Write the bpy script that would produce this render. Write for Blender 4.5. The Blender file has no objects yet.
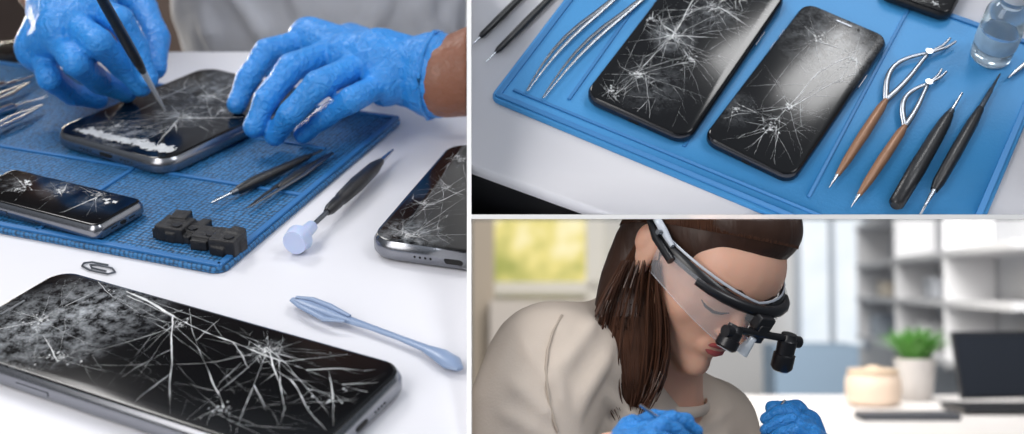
import bpy, bmesh, math, random
from math import sin, cos, pi, radians, sqrt
from mathutils import Vector, Matrix
from mathutils.bvhtree import BVHTree
rng = random.Random(11)
F = 1300.0
PT = radians(26)
HT = 0.34
C = Vector((0, 0, 0.75 + HT))
fwd = Vector((0, cos(PT), -sin(PT))); rgt = Vector((1, 0, 0)); dwn = Vector((0, -sin(PT), -cos(PT)))
def ray(u, v): return fwd + rgt * ((u - 512) / F) + dwn * ((v - 217) / F)

class Stage:
    def __init__(s, M): s.M = M; s.Mi = M.inverted(); s.objs = []; s.h = 0.0
    def J(s, u, v, h=0.0):
        o = s.Mi @ C; d = (s.Mi.to_3x3() @ ray(u, v)); t = (h - o.z) / d.z; return o + d * t
    def D(s, u, v, y):
        o = s.Mi @ C; d = (s.Mi.to_3x3() @ ray(u, v)); t = (y - o.y) / d.y; return o + d * t
    def P(s, u, v, dep): return s.Mi @ (C + ray(u, v) * dep)
LS = Stage(Matrix.Translation((0, 0, 0.75)))
a = radians(27); n = Vector((0, -sin(a), cos(a))); yy = Vector((0, cos(a), sin(a)))
TN = n.copy()
O = C - n * 0.581
TS = Stage(Matrix(((1, yy.x, n.x, O.x), (0, yy.y, n.y, O.y), (0, yy.z, n.z, O.z), (0, 0, 0, 1))))
a = radians(29.2); yv = Vector((0, cos(a), -sin(a))); zv = Vector((0, sin(a), cos(a))); S = 0.5
WS = Stage(Matrix(((S, 0, 0, C.x), (0, yv.y * S, zv.y * S, C.y), (0, yv.z * S, zv.z * S, C.z), (0, 0, 0, 1))))

# ------------------------------------------------------------ materials
def col(r, g, b):
    f = lambda c: ((c / 255) / 12.92) if c / 255 <= 0.04045 else (((c / 255) + 0.055) / 1.055) ** 2.4
    return (f(r), f(g), f(b), 1)
MATS = {}
def mat(name, c, rough=0.5, metal=0.0, bump=0.0, bscale=50.0, var=0.0, vscale=8.0, trans=0.0, alpha=1.0, sss=0.0, coat=0.0, emit=0.0, spec=0.5, stretch=None, dist=0.0):
    if name in MATS: return MATS[name]
    m = bpy.data.materials.new(name); m.use_nodes = True; nt = m.node_tree; b = nt.nodes['Principled BSDF']
    b.inputs['Base Color'].default_value = c; b.inputs['Roughness'].default_value = rough; b.inputs['Metallic'].default_value = metal
    b.inputs['Transmission Weight'].default_value = trans; b.inputs['Alpha'].default_value = alpha
    b.inputs['Coat Weight'].default_value = coat; b.inputs['Specular IOR Level'].default_value = spec
    if sss: b.inputs['Subsurface Weight'].default_value = sss; b.inputs['Subsurface Scale'].default_value = 0.004
    tc = nt.nodes.new('ShaderNodeTexCoord'); src = tc.outputs['Object']
    if stretch:
        mp = nt.nodes.new('ShaderNodeMapping'); mp.inputs['Scale'].default_value = stretch
        nt.links.new(src, mp.inputs[0]); src = mp.outputs[0]
    nz = nt.nodes.new('ShaderNodeTexNoise'); nz.inputs['Scale'].default_value = vscale; nz.inputs['Detail'].default_value = 4
    nt.links.new(src, nz.inputs['Vector'])
    mx = nt.nodes.new('ShaderNodeMix'); mx.data_type = 'RGBA'
    mx.inputs[6].default_value = tuple(x * (1 - var) for x in c[:3]) + (1,); mx.inputs[7].default_value = tuple(min(1, x * (1 + var)) for x in c[:3]) + (1,)
    nt.links.new(nz.outputs['Fac'], mx.inputs[0]); nt.links.new(mx.outputs[2], b.inputs['Base Color'])
    if bump:
        n2 = nt.nodes.new('ShaderNodeTexNoise'); n2.inputs['Scale'].default_value = bscale; n2.inputs['Detail'].default_value = 3; n2.inputs['Distortion'].default_value = dist
        nt.links.new(src, n2.inputs['Vector'])
        bp = nt.nodes.new('ShaderNodeBump'); bp.inputs['Strength'].default_value = bump; bp.inputs['Distance'].default_value = 0.002
        nt.links.new(n2.outputs['Fac'], bp.inputs['Height']); nt.links.new(bp.outputs[0], b.inputs['Normal'])
    MATS[name] = m; return m
M_white = mat('white_laminate', col(218, 218, 224), 0.5, var=0.03, vscale=6)
M_trim = mat('white_paint', col(252, 252, 252), 0.9, var=0.0)
M_dark = mat('dark_backdrop', col(38, 38, 42), 0.6, var=0.1)
M_steel = mat('steel', col(185, 190, 197), 0.25, 1.0, var=0.08, vscale=40)
M_steeld = mat('dark_steel', col(110, 114, 120), 0.3, 1.0, var=0.1, vscale=40)
M_silver = mat('silver_frame', col(140, 142, 148), 0.24, 0.95, var=0.06, vscale=30)
M_dframe = mat('dark_frame', col(70, 72, 78), .22, .9)
M_black = mat('black_plastic', col(24, 25, 29), 0.36, bump=0.1, bscale=300, var=0.1)
M_blackm = mat('black_matte', col(20, 20, 24), 0.55, bump=0.4, bscale=260, var=0.15)
M_port = mat('port_black', col(8, 8, 9), 0.7)
M_crack = mat('crack_white', col(212, 216, 222), 0.5, var=0.5, vscale=150)
M_wood = mat('copper_grip', col(142, 104, 78), 0.36, 0.2, bump=0.15, bscale=200, var=0.25, vscale=60)
M_glove = mat('blue_nitrile', col(46, 138, 218), 0.38, bump=0.9, bscale=130, var=0.10, vscale=40, sss=0.03, spec=.5, dist=2.5)
M_skind = mat('skin_tan', col(136, 90, 70), 0.45, bump=0.5, bscale=220, var=0.22, vscale=60, sss=0.1)
M_skin = mat('skin_fair', col(226, 176, 152), 0.46, bump=0.04, bscale=300, var=0.10, vscale=16, sss=0.2, spec=.4)
M_lip = mat('lip_red', col(174, 84, 84), 0.4, var=0.08)
M_shirtg = mat('grey_cotton', col(200, 203, 212), 0.9, bump=0.2, bscale=400, var=0.08, vscale=9)
M_shirt = mat('beige_cotton', col(212, 198, 184), 0.92, bump=0.1, bscale=400, var=0.05, vscale=9, spec=.2)
M_hair = mat('brown_hair', col(58, 37, 27), 0.45, bump=0.3, bscale=120, var=0.3, vscale=80, stretch=(1, 1, 0.1), spec=.4)
M_strand = mat('brown_strand', col(78, 50, 36), .36, var=.45, vscale=50, spec=.5)
M_pale = mat('pale_blue_plastic', col(134, 154, 186), 0.35, var=0.06, trans=0.1)
M_lav = mat('lavender_plastic', col(186, 200, 232), 0.35, var=0.04, sss=0.2)
M_clear = mat('clear_plastic', col(235, 238, 245), 0.03, alpha=0.26, var=0.0, spec=1.0, coat=.6)
M_glass = mat('clear_glass', col(225, 240, 248), 0.05, trans=0.85, var=0.0)
M_label = mat('label_blue', col(150, 180, 205), 0.5, var=0.25, vscale=150)

def mat_pad(name, base, cell, strength):
    m = bpy.data.materials.new(name); m.use_nodes = True; nt = m.node_tree; b = nt.nodes['Principled BSDF']; b.inputs['Roughness'].default_value = 0.5
    tc = nt.nodes.new('ShaderNodeTexCoord'); vo = nt.nodes.new('ShaderNodeTexVoronoi'); vo.inputs['Scale'].default_value = cell; vo.inputs['Randomness'].default_value = 0.3
    nt.links.new(tc.outputs['Object'], vo.inputs['Vector'])
    cr = nt.nodes.new('ShaderNodeValToRGB'); cr.color_ramp.elements[0].position = 0.3; cr.color_ramp.elements[1].position = 0.62
    cr.color_ramp.elements[0].color = base; cr.color_ramp.elements[1].color = tuple(x * strength for x in base[:3]) + (1,)
    nt.links.new(vo.outputs['Distance'], cr.inputs[0]); nt.links.new(cr.outputs[0], b.inputs['Base Color'])
    bp = nt.nodes.new('ShaderNodeBump'); bp.inputs['Strength'].default_value = 0.7; bp.inputs['Distance'].default_value = 0.001; bp.invert = True
    nt.links.new(vo.outputs['Distance'], bp.inputs['Height']); nt.links.new(bp.outputs[0], b.inputs['Normal'])
    return m
M_padL = mat_pad('blue_silicone_pebbled', col(44, 114, 170), 340, 0.26)
M_padLr = mat('blue_silicone_rim', col(36, 104, 164), 0.5, var=0.05)
M_padT = mat('blue_silicone_smooth', col(60, 142, 202), 0.5, bump=0.1, bscale=500, var=0.06, vscale=15)

def mat_screen(name, hz):
    m = bpy.data.materials.new(name); m.use_nodes = True; nt = m.node_tree; b = nt.nodes['Principled BSDF']
    b.inputs['Roughness'].default_value = 0.14; b.inputs['Specular IOR Level'].default_value = 0.3
    tc = nt.nodes.new('ShaderNodeTexCoord'); prev = None
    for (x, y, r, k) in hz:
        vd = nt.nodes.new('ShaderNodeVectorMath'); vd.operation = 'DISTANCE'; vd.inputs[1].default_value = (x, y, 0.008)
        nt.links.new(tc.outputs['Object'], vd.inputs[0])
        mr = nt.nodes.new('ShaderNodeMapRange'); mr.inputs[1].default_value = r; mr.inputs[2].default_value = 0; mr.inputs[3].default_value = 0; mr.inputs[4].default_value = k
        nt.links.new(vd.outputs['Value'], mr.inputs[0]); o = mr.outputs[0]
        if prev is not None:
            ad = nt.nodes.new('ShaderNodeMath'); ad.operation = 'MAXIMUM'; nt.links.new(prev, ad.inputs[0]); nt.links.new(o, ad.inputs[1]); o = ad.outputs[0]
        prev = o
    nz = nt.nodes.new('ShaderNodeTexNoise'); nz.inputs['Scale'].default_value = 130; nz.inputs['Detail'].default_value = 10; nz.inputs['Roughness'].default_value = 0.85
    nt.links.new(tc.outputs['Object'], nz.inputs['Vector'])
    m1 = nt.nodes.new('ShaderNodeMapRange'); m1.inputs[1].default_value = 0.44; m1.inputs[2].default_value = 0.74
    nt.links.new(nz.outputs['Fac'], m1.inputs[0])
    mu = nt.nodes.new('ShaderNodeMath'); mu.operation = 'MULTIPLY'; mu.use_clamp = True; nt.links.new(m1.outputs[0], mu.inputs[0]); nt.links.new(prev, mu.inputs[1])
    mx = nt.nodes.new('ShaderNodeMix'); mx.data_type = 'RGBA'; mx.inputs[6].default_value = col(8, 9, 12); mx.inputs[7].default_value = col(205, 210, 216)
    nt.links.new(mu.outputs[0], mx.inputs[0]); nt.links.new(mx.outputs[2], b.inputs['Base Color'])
    return m

# ------------------------------------------------------------ geometry
class G:
    def __init__(s): s.v = []; s.f = []
    def add(s, v, f):
        k = len(s.v); s.v += [Vector(p) for p in v]; s.f += [tuple(i + k for i in q) for q in f]; return s
    def loops(s, rings, close=True):
        k = len(s.v); m = len(rings[0])
        for r in rings: s.v += [Vector(p) for p in r]
        for i in range(len(rings) - 1):
            for j in range(m):
                s.f.append((k + i * m + j, k + i * m + (j + 1) % m, k + (i + 1) * m + (j + 1) % m, k + (i + 1) * m + j))
        if close:
            s.f.append(tuple(k + j for j in reversed(range(m)))); s.f.append(tuple(k + (len(rings) - 1) * m + j for j in range(m)))
        return s
    def tube(s, pts, rad, seg=12, flat=1.0, up=Vector((0, 0, 1))):
        pts = [Vector(p) for p in pts]; rings = []
        for i, p in enumerate(pts):
            t = (pts[min(i + 1, len(pts) - 1)] - pts[max(i - 1, 0)]).normalized()
            u = up if abs(t.dot(up)) < 0.95 else Vector((0.3, 0.9, 0.1)).normalized()
            sd = t.cross(u).normalized(); nn = sd.cross(t).normalized(); r = rad[i] if hasattr(rad, '__len__') else rad
            rings.append([p + sd * (r * cos(2 * pi * j / seg)) + nn * (r * flat * sin(2 * pi * j / seg)) for j in range(seg)])
        return s.loops(rings)
    def ell(s, c, r, R=None, nu=18, nv=11):
        c = Vector(c); r = Vector((r, r, r)) if not hasattr(r, '__len__') else Vector(r); rings = []
        for i in range(nv):
            th = pi * (i + 0.5) / nv; rr = []
            for j in range(nu):
                p = Vector((r.x * sin(th) * cos(2 * pi * j / nu), r.y * sin(th) * sin(2 * pi * j / nu), -r.z * cos(th)))
                if R is not None: p = R @ p
                rr.append(c + p)
            rings.append(rr)
        return s.loops(rings)
    def chain(s, pts, rad):
        for i in range(len(pts)):
            r = rad[i] if hasattr(rad, '__len__') else rad
            s.ell(pts[i], r, nu=14, nv=9)
            if i: s.tube([pts[i - 1], pts[i]], [rad[i - 1] if hasattr(rad, '__len__') else rad, r], 14)
        return s
    def box(s, c, d, M=None):
        c = Vector(c); v = [Vector((x * d[0] / 2, y * d[1] / 2, z * d[2] / 2)) for x in (-1, 1) for y in (-1, 1) for z in (-1, 1)]
        v = [c + ((M @ p) if M is not None else p) for p in v]
        return s.add(v, [(0, 1, 3, 2), (4, 6, 7, 5), (0, 4, 5, 1), (2, 3, 7, 6), (0, 2, 6, 4), (1, 5, 7, 3)])
    def rrect(s, w, l, r, prof, n=6, c=(0, 0)):
        rings = []
        for ins, z in prof:
            W = w / 2 - ins; L = l / 2 - ins; R = max(r - ins, 0.0002); rr = []
            for q, (sx, sy) in enumerate([(1, 1), (-1, 1), (-1, -1), (1, -1)]):
                for k in range(n + 1):
                    th = pi / 2 * (q + k / n); rr.append(Vector((c[0] + sx * (W - R) + R * cos(th), c[1] + sy * (L - R) + R * sin(th), z)))
            rings.append(rr)
        return s.loops(rings)
    def bvh(s): return BVHTree.FromPolygons(s.v, s.f)
WMX = {}
def empty(name, M, label, cat, group=None):
    o = bpy.data.objects.new(name, None); o.empty_display_size = 0.01; bpy.context.scene.collection.objects.link(o)
    o.matrix_basis = M; WMX[o.name] = M.copy(); o['label'] = label; o['category'] = cat
    if group: o['group'] = group
    return o
def soften(g, vox, it):
    me = bpy.data.meshes.new('t'); me.from_pydata(g.v, [], g.f)
    bm = bmesh.new(); bm.from_mesh(me); bmesh.ops.recalc_face_normals(bm, faces=bm.faces); bm.to_mesh(me); bm.free()
    o = bpy.data.objects.new('t', me); bpy.context.scene.collection.objects.link(o)
    md = o.modifiers.new('r', 'REMESH'); md.mode = 'VOXEL'; md.voxel_size = vox
    md = o.modifiers.new('s', 'SMOOTH'); md.factor = .5; md.iterations = it
    bpy.context.view_layer.update(); m2 = bpy.data.meshes.new_from_object(o.evaluated_get(bpy.context.evaluated_depsgraph_get()))
    r = G(); r.v = [v.co.copy() for v in m2.vertices]; r.f = [tuple(p.vertices) for p in m2.polygons]
    bpy.data.objects.remove(o); return r
def mk(name, g, m, st, M=None, parent=None, label=None, cat=None, group=None, kind=None, smooth=True, recenter=True, blob=None, sharp=40, bevel=0, wrinkle=None):
    if M is None: M = st.M
    vs = g.v
    if recenter:
        c = sum(vs, Vector()) / len(vs); c.z = min(p.z for p in vs) if not parent else c.z
        vs = [p - c for p in vs]; M = M @ Matrix.Translation(c)
    me = bpy.data.meshes.new(name); me.from_pydata(vs, [], g.f); me.materials.append(m)
    bm = bmesh.new(); bm.from_mesh(me); bmesh.ops.recalc_face_normals(bm, faces=bm.faces)
    bm.to_mesh(me); bm.free()
    o = bpy.data.objects.new(name, me); bpy.context.scene.collection.objects.link(o)
    if bevel:
        md = o.modifiers.new('bevel', 'BEVEL'); md.width = bevel; md.segments = 3
    if blob:
        md = o.modifiers.new('remesh', 'REMESH'); md.mode = 'VOXEL'; md.voxel_size = blob[0]
        md = o.modifiers.new('smooth', 'SMOOTH'); md.factor = 0.5; md.iterations = blob[1]
    if wrinkle:
        for (sc, stg) in wrinkle:
            tx = bpy.data.textures.new('fold', 'CLOUDS'); tx.noise_scale = sc; tx.noise_depth = 2; tx.noise_basis = 'ORIGINAL_PERLIN'
            md = o.modifiers.new('fold', 'DISPLACE'); md.texture = tx; md.strength = stg; md.mid_level = .5
    if blob or bevel:
        bpy.context.view_layer.update()
        dg = bpy.context.evaluated_depsgraph_get(); me2 = bpy.data.meshes.new_from_object(o.evaluated_get(dg)); o.modifiers.clear(); o.data = me2; me = me2
        if not me.materials: me.materials.append(m)
    for p in me.polygons: p.use_smooth = smooth
    if smooth and not blob:
        me.set_sharp_from_angle(angle=radians(sharp))
    if parent:
        o.parent = parent; o.matrix_basis = WMX[parent.name].inverted() @ M
    else: o.matrix_basis = M
    WMX[o.name] = M.copy()
    if label: o['label'] = label
    if cat: o['category'] = cat
    if group: o['group'] = group
    if kind: o['kind'] = kind
    st.objs.append(o); return o

def rect(st, A, B, Cc, h):
    a = st.J(*A, h); b = st.J(*B, h); c = st.J(*Cc, h)
    y = (b - a); L = y.length; y.normalize(); z = Vector((0, 0, 1)); w = (c - b) - y * (c - b).dot(y); W = w.length; wn = w.normalized()
    x = y.cross(z); ctr = (a + b) / 2 + wn * W / 2
    return st.M @ Matrix(((x.x, y.x, 0, ctr.x), (x.y, y.y, 0, ctr.y), (0, 0, 1, 0), (0, 0, 0, 1))), W, L

# ------------------------------------------------------------ phones
def crackgeo(g, w, l, imps, z, r):
    R = random.Random(int(w * 1e5) + int(l * 1e6) + len(imps))
    ins = lambda p: abs(p[0]) < w / 2 - 0.001 and abs(p[1]) < l / 2 - 0.001 and (abs(p[0]) < w / 2 - r * .5 or abs(p[1]) < l / 2 - r * .5)
    def strip(pts, wd, rev=False):
        nrm = []
        for i in range(len(pts)):
            a = pts[max(i - 1, 0)]; b = pts[min(i + 1, len(pts) - 1)]; dx, dy = b[0] - a[0], b[1] - a[1]; q = max(sqrt(dx * dx + dy * dy), 1e-9); nrm.append((-dy / q, dx / q))
        v = []; k2 = 1
        for i, p in enumerate(pts):
            k2 = max(.2, min(1.8, k2 + R.gauss(0, .5)))
            k = wd * (1 - 0.9 * i / max(1, len(pts) - 1)) / 2 * k2
            v += [(p[0] + nrm[i][0] * k, p[1] + nrm[i][1] * k, z), (p[0] - nrm[i][0] * k, p[1] - nrm[i][1] * k, z)]
        g.add(v, [(2 * i, 2 * i + 1, 2 * i + 3, 2 * i + 2) for i in range(len(pts) - 1)])
    def walk(p, a, ln, wd, dep=0):
        pts = [p]; st = l * 0.013; d = 0; base = a
        while d < ln:
            a = base + (a - base) * .5 + R.gauss(0, 0.05)
            if R.random() < .035: base += R.choice([-1, 1]) * R.uniform(.06, .25)
            p = (p[0] + st * cos(a), p[1] + st * sin(a))
            if not ins(p): break
            pts.append(p); d += st
            if dep < 2 and R.random() < 0.07: walk(p, a + R.choice([-1, 1]) * R.uniform(.2, .9), ln * R.uniform(.08, .4), wd * .5, dep + 1)
        if len(pts) > 1: strip(pts, wd)
        return pts
    for im in imps:
        (ix, iy, n, wd, reach) = im[:5]; rays = []; ac, sp = (im[5], im[6]) if len(im) > 5 else (0, pi)
        for k in range(n):
            a = ac + sp * (2 * (k + .5 + R.uniform(-.6, .6)) / n - 1)
            q = R.random(); wk = wd * (R.uniform(.8, 1.15) if q < .14 else R.uniform(.16, .38))
            rays.append(walk((ix + R.gauss(0, .002), iy + R.gauss(0, .002)), a, l * reach * R.choice([.12, .25, .45, .8, 1.3]), wk))
        for q in range(1, 6):
            for k in range(n if sp > 3 else n - 1):
                A_, B_ = rays[k], rays[(k + 1) % n]; i = q
                if R.random() < 0.28 and len(A_) > i + 1 and len(B_) > i + 1: strip([A_[i], B_[i + R.choice([0, 0, 1])]], wd * .35)
        for k in range(22 if sp > 3 else 6):
            a = R.uniform(0, 2 * pi); d = abs(R.gauss(0, .022)) * l; c = (ix + d * cos(a), iy + d * sin(a)); s_ = R.uniform(.0003, .0012)
            t = [(c[0] + s_ * cos(a + x), c[1] + s_ * sin(a + x) * R.uniform(.2, .8)) for x in (0, 2.1, 4.0)]
            if all(ins(p) for p in t): g.add([(p[0], p[1], z + .00005) for p in t], [(0, 1, 2)])

def phone(st, A, B, Cc, h0, t, imps, hz, label, group=None, port=1, frame=None, patch=None):
    M, w, l = rect(st, A, B, Cc, h0 + t)
    M = M @ Matrix.Translation((0, 0, h0)); frame = frame or M_silver
    Mi = M.inverted()
    def lo(u, v): q = Mi @ (st.M @ st.J(u, v, h0 + t)); return (q.x, q.y)
    im2 = []
    for q in imps:
        x, y = lo(q[0], q[1])
        if len(q) > 5:
            tx, ty = lo(q[5], q[6]); im2.append((x, y, q[2], q[3], q[4], math.atan2(ty - y, tx - x), radians(q[7])))
        else: im2.append((x, y, q[2], q[3], q[4]))
    e = empty('smartphone', M, label, 'smartphone', group); r = w * 0.15; k = t
    mk('frame', G().rrect(w, l, r, [(k * .38, 0), (k * .14, k * .1), (0.0, k * .3), (0, k * .7), (k * .1, k * .88), (k * .2, k)], 8), frame, st, M, e, recenter=False)
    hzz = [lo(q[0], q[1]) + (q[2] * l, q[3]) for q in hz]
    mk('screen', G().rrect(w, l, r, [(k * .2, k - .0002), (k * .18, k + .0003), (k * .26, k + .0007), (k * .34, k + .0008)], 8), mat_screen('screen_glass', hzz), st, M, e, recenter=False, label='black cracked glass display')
    g = G(); crackgeo(g, w - k * .7, l - k * .7, im2, k + .0010, r)
    if patch:
        R = random.Random(3)
        for (u0, v0, u1, v1, wd, nn) in patch:
            for i in range(nn):
                tt = R.random(); cx, cy = lo(u0 + (u1 - u0) * tt + R.gauss(0, wd), v0 + (v1 - v0) * tt + R.gauss(0, wd * .35)); an = R.uniform(0, 6.28); s_ = R.uniform(.0008, .0044) if nn > 20 else R.uniform(.0008, .003)
                ps = [(cx + s_ * cos(an + x) * R.uniform(.3, 1), cy + s_ * sin(an + x) * R.uniform(.2, 1)) for x in (0, 1.3, 2.8, 4.4)]
                if all(abs(p[0]) < w / 2 - k * .6 and abs(p[1]) < l / 2 - k * .6 for p in ps): g.add([(p[0], p[1], k + .00105 + i * 1e-6) for p in ps], [(0, 1, 2, 3)])
    mk('crack_line', g, M_crack, st, M, e, recenter=False, smooth=False, kind='stuff', label='white spiderweb of glass fractures')
    s = port
    mk('earpiece', G().rrect(w * .18, t * .13, t * .06, [(0, k + .0009), (0, k + .0012)], 4, (0, -s * (l / 2 - k * .85))), M_steeld, st, M, e)
    mk('front_camera', G().tube([(w * .17, -s * (l / 2 - k * .85), k + .0008), (w * .17, -s * (l / 2 - k * .85), k + .0012)], t * .09), M_port, st, M, e)
    y0 = s * (l / 2)
    mk('charging_port', G().rrect(w * .1, k * .22, k * .1, [(0, 0), (0, .0006)], 4), M_port, st, M @ Matrix.Translation((0, y0 - s * .0001, k * .5)) @ Matrix.Rotation(-s * pi / 2, 4, 'X'), e, recenter=False)
    for i, sx in enumerate((-1, 1)):
        for q in range(4):
            mk('speaker_hole', G().tube([(sx * w * (.13 + .03 * q), y0 - s * .0006, k * .5), (sx * w * (.13 + .03 * q), y0 + s * .0002, k * .5)], k * .055, 8), M_port, st, M, e)
    mk('side_button', G().box((w / 2, -s * l * .2, k * .5), (.0010, l * .09, k * .2)), frame, st, M, e)
    for q in (.18, .27): mk('volume_button', G().box((-w / 2, -s * l * q, k * .5), (.0010, l * .06, k * .2)), frame, st, M, e)
    return e

# ============================================================ LEFT STAGE
ye = LS.J(200, 52).y
mk('worktable', G().box((-.3, (ye + .25) / 2, -.015), (1.5, ye - .25, .03)), M_white, LS, label='white laminate repair table with blue mat', cat='table', smooth=False)
tw = LS.objs[-1]
mk('leg', G().box((-.9, .3, -.39), (.04, .04, .72)), M_white, LS, parent=tw, smooth=False)
mk('leg', G().box((-.9, ye - .05, -.39), (.04, .04, .72)), M_white, LS, parent=tw, smooth=False)
mk('floor', G().box((-.8, 1.2, -.76), (2.4, 2.6, .02)), mat('floor_grey', col(90, 88, 88), .7), LS, kind='structure', smooth=False)
mk('wall_back', G().box((-.8, 2.3, .3), (2.6, .04, 2.2)), mat('wall_dark', col(74, 62, 58), .8, var=.5, vscale=3), LS, kind='structure', smooth=False)

hm = 0.004
W2 = 0.46
a_ = LS.J(222, 270, hm); b_ = LS.J(404, 117, hm); l = (b_ - a_).length
yv_ = (b_ - a_).normalized(); xv_ = yv_.cross(Vector((0, 0, 1))); ctr = (a_ + b_) / 2 - xv_ * W2 / 2
Mm = LS.M @ Matrix(((xv_.x, yv_.x, 0, ctr.x), (xv_.y, yv_.y, 0, ctr.y), (0, 0, 1, 0), (0, 0, 0, 1)))
e = empty('repair_mat', Mm, 'blue pebbled silicone repair mat lying on white table', 'mat')
mk('pad', G().rrect(W2, l, .008, [(.001, 0), (0, .001), (0, hm - .001), (.0008, hm)], 5), M_padL, LS, Mm, e, recenter=False)
g = G(); x1 = W2 / 2 - .004; y1 = l / 2 - .004
for (c, d) in [((x1, 0), (.004, l - .006)), ((0, -y1), (W2 - .006, .004)), ((0, y1), (W2 - .006, .004)), ((.105, 0), (.003, l * .97)), ((0, -.02), (W2 - .01, .003)), ((.16, .05), (.09, .0025))]:
    g.box((c[0], c[1], hm + .0003), (d[0], d[1], .0022))
mk('ridge', g, M_padLr, LS, Mm, e, recenter=False, smooth=False, bevel=.0006)

phone(LS, (62, 268), (412, 366), (309, 471), 0, .0115,
      [(112, 282, 14, .0011, 1.5, 262, 388, 22), (108, 280, 10, .0005, .5), (266, 352, 16, .0007, .7), (180, 326, 9, .0005, .6), (132, 292, 8, .0010, 1.5, 300, 366, 8), (330, 402, 7, .0004, .5), (40, 322, 14, .0004, .5), (60, 360, 9, .0003, .6), (222, 412, 7, .0004, .6)],
      [(92, 312, .20, 1.3), (35, 330, .20, 1.2), (70, 345, .12, .8), (266, 352, .06, .5)],
      'large smartphone with silver frame and shattered black screen', 'broken smartphones', port=1)
phone(LS, (48, 131), (206, 66), (292, 103), hm, .0112,
      [(184, 118, 20, .0007, .8), (210, 98, 13, .0007, .8), (116, 128, 10, .0006, .6), (166, 98, 9, .0005, .6), (222, 112, 10, .0006, .6)], [(184, 115, .20, .9), (210, 90, .28, 1.0), (120, 135, .2, 1.2)],
      'cracked smartphone being repaired on blue mat, silver frame', 'broken smartphones', port=-1, patch=[(80, 131, 172, 153, 3, 230), (88, 134, 117, 143, 5, 110), (138, 144, 176, 152, 4, 100)])
phone(LS, (14, 168), (147, 200), (104, 231), hm, .0095,
      [(62, 192, 11, .0005, .7), (100, 196, 10, .0005, .6), (20, 190, 7, .0004, .6)], [(60, 190, .14, .7), (100, 200, .14, .5), (15, 185, .12, .6)],
      'small silver smartphone with cracked black screen on blue mat', 'broken smartphones', port=1, patch=[(105, 200, 112, 204, 2.5, 7), (22, 182, 30, 186, 2.5, 7)])
phone(LS, (365, 240), (450, 142), (600, 170), 0, .0125,
      [(408, 236, 20, .0006, .5), (445, 190, 12, .0005, 1.0), (460, 160, 8, .0005, .7), (425, 205, 8, .0004, .7)], [(408, 236, .17, 1.1), (440, 240, .1, .4)],
      'cracked black smartphone with silver rim on bare white table', 'broken smartphones', port=-1)
phone(LS, (-110, 56), (22, 40), (36, 52), 0, .008, [(0, 45, 5, .0003, .3)], [(0, 0, .01, 0)], 'dark smartphone lying at far edge of table', 'broken smartphones', frame=M_black)

# tools
def tool(st, name, label, cat, p0, p1, h, parts, group=None, seg=12):
    a = st.J(*p0, h); b = st.J(*p1, h); d = (b - a)
    e = empty(name, st.M @ Matrix.Translation(a), label, cat, group)
    for (pn, prof, m, fl, off) in parts:
        s = d.cross(Vector((0, 0, 1))).normalized()
        pts = [a + d * t + s * (off(t) if off else 0) for t, r in prof]
        mk(pn, G().tube(pts, [r for t, r in prof], seg, fl), m, st, parent=e)
    return e
tool(LS, 'screwdriver', 'black handled precision screwdriver with steel blade on mat', 'screwdriver', (211, 203), (322, 150), hm + .0045,
     [('blade', [(0, .0006), (.02, .0009), (.24, .0012)], M_steel, 1, None), ('handle', [(.2, .0015), (.23, .0028), (.4, .0038), (.6, .0032), (.85, .0022), (.9, .001)], M_black, 1, None), ('collar', [(.17, .0016), (.22, .0022)], M_steeld, 1, None), ('cap', [(.9, .0012), (1, .0008)], M_steeld, 1, None)], 'hand tools on blue mat')
tool(LS, 'tweezers', 'dark steel pointed tweezers resting on blue mat', 'tweezers', (247, 208), (332, 153), hm + .004,
     [('arm', [(0, .0005), (.2, .0010), (.6, .0018), (1, .0015)], M_steeld, .6, lambda t: .003 * sin(pi * t) ** 1), ('arm', [(0, .0005), (.2, .0010), (.6, .0018), (1, .0015)], M_black, .6, lambda t: -.003 * sin(pi * t)), ('grip', [(.35, .001), (.4, .0026), (.62, .0028), (.75, .001)], M_black, .8, None)], 'hand tools on blue mat')
tool(LS, 'screwdriver', 'black ridged screwdriver with pale suction knob end', 'screwdriver', (294, 243), (393, 150), .0085,
     [('suction_knob', [(0, .0015), (.0, .0070), (.05, .0080), (.06, .0072), (.08, .0042), (.16, .0035), (.17, .0025)], M_lav, 1, None),
      ('shaft', [(.16, .0014), (.4, .0016)], M_steeld, 1, None), ('handle', [(.3, .0022), (.33, .0034), (.4, .0038), (.42, .0032), (.44, .0042), (.6, .0050), (.78, .0042), (.86, .0022)], M_black, 1, None),
      ('tip', [(.85, .0018), (.92, .0014), (1, .0008)], M_steel, 1, None)], 'hand tools', seg=18)
for i, (p0, p1, kk) in enumerate([((-30, 95), (34, 76), 0), ((-30, 112), (30, 82), 1), ((-25, 120), (48, 96), 0), ((-30, 140), (44, 104), 1)]):
    tool(LS, 'tweezers' if kk else 'probe', 'slim steel tweezers on blue mat' if kk else 'slim steel probe with pointed tip on blue mat', 'tweezers' if kk else 'probe', p1, p0, hm + .003 + (.003 if kk else 0),
         [('arm', [(0, .0006), (.4, .0022), (1, .002)], M_steel, .5, (lambda t: .004 * sin(pi * t)) if kk else None)] + ([('arm', [(0, .0006), (.4, .0022), (1, .002)], M_steel, .5, lambda t: -.004 * sin(pi * t))] if kk else [('handle', [(.45, .002), (.5, .0034), (1, .003)], M_steel, 1, None)]), 'steel tools on blue mat')
e = empty('spudger', LS.M @ Matrix.Translation(LS.J(292, 300)), 'translucent blue-grey plastic spudger on white table', 'spudger')
pl = [LS.J(u, v, .004) for u, v in [(292, 299), (300, 302), (318, 309), (340, 317), (370, 327), (400, 338), (425, 348), (440, 355), (452, 363), (460, 369)]]
mk('shaft', G().tube(pl, [.0015, .0036, .0040, .0032, .0021, .0020, .0027, .0048, .0053, .002], 14, .5), M_pale, LS, parent=e)
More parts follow.
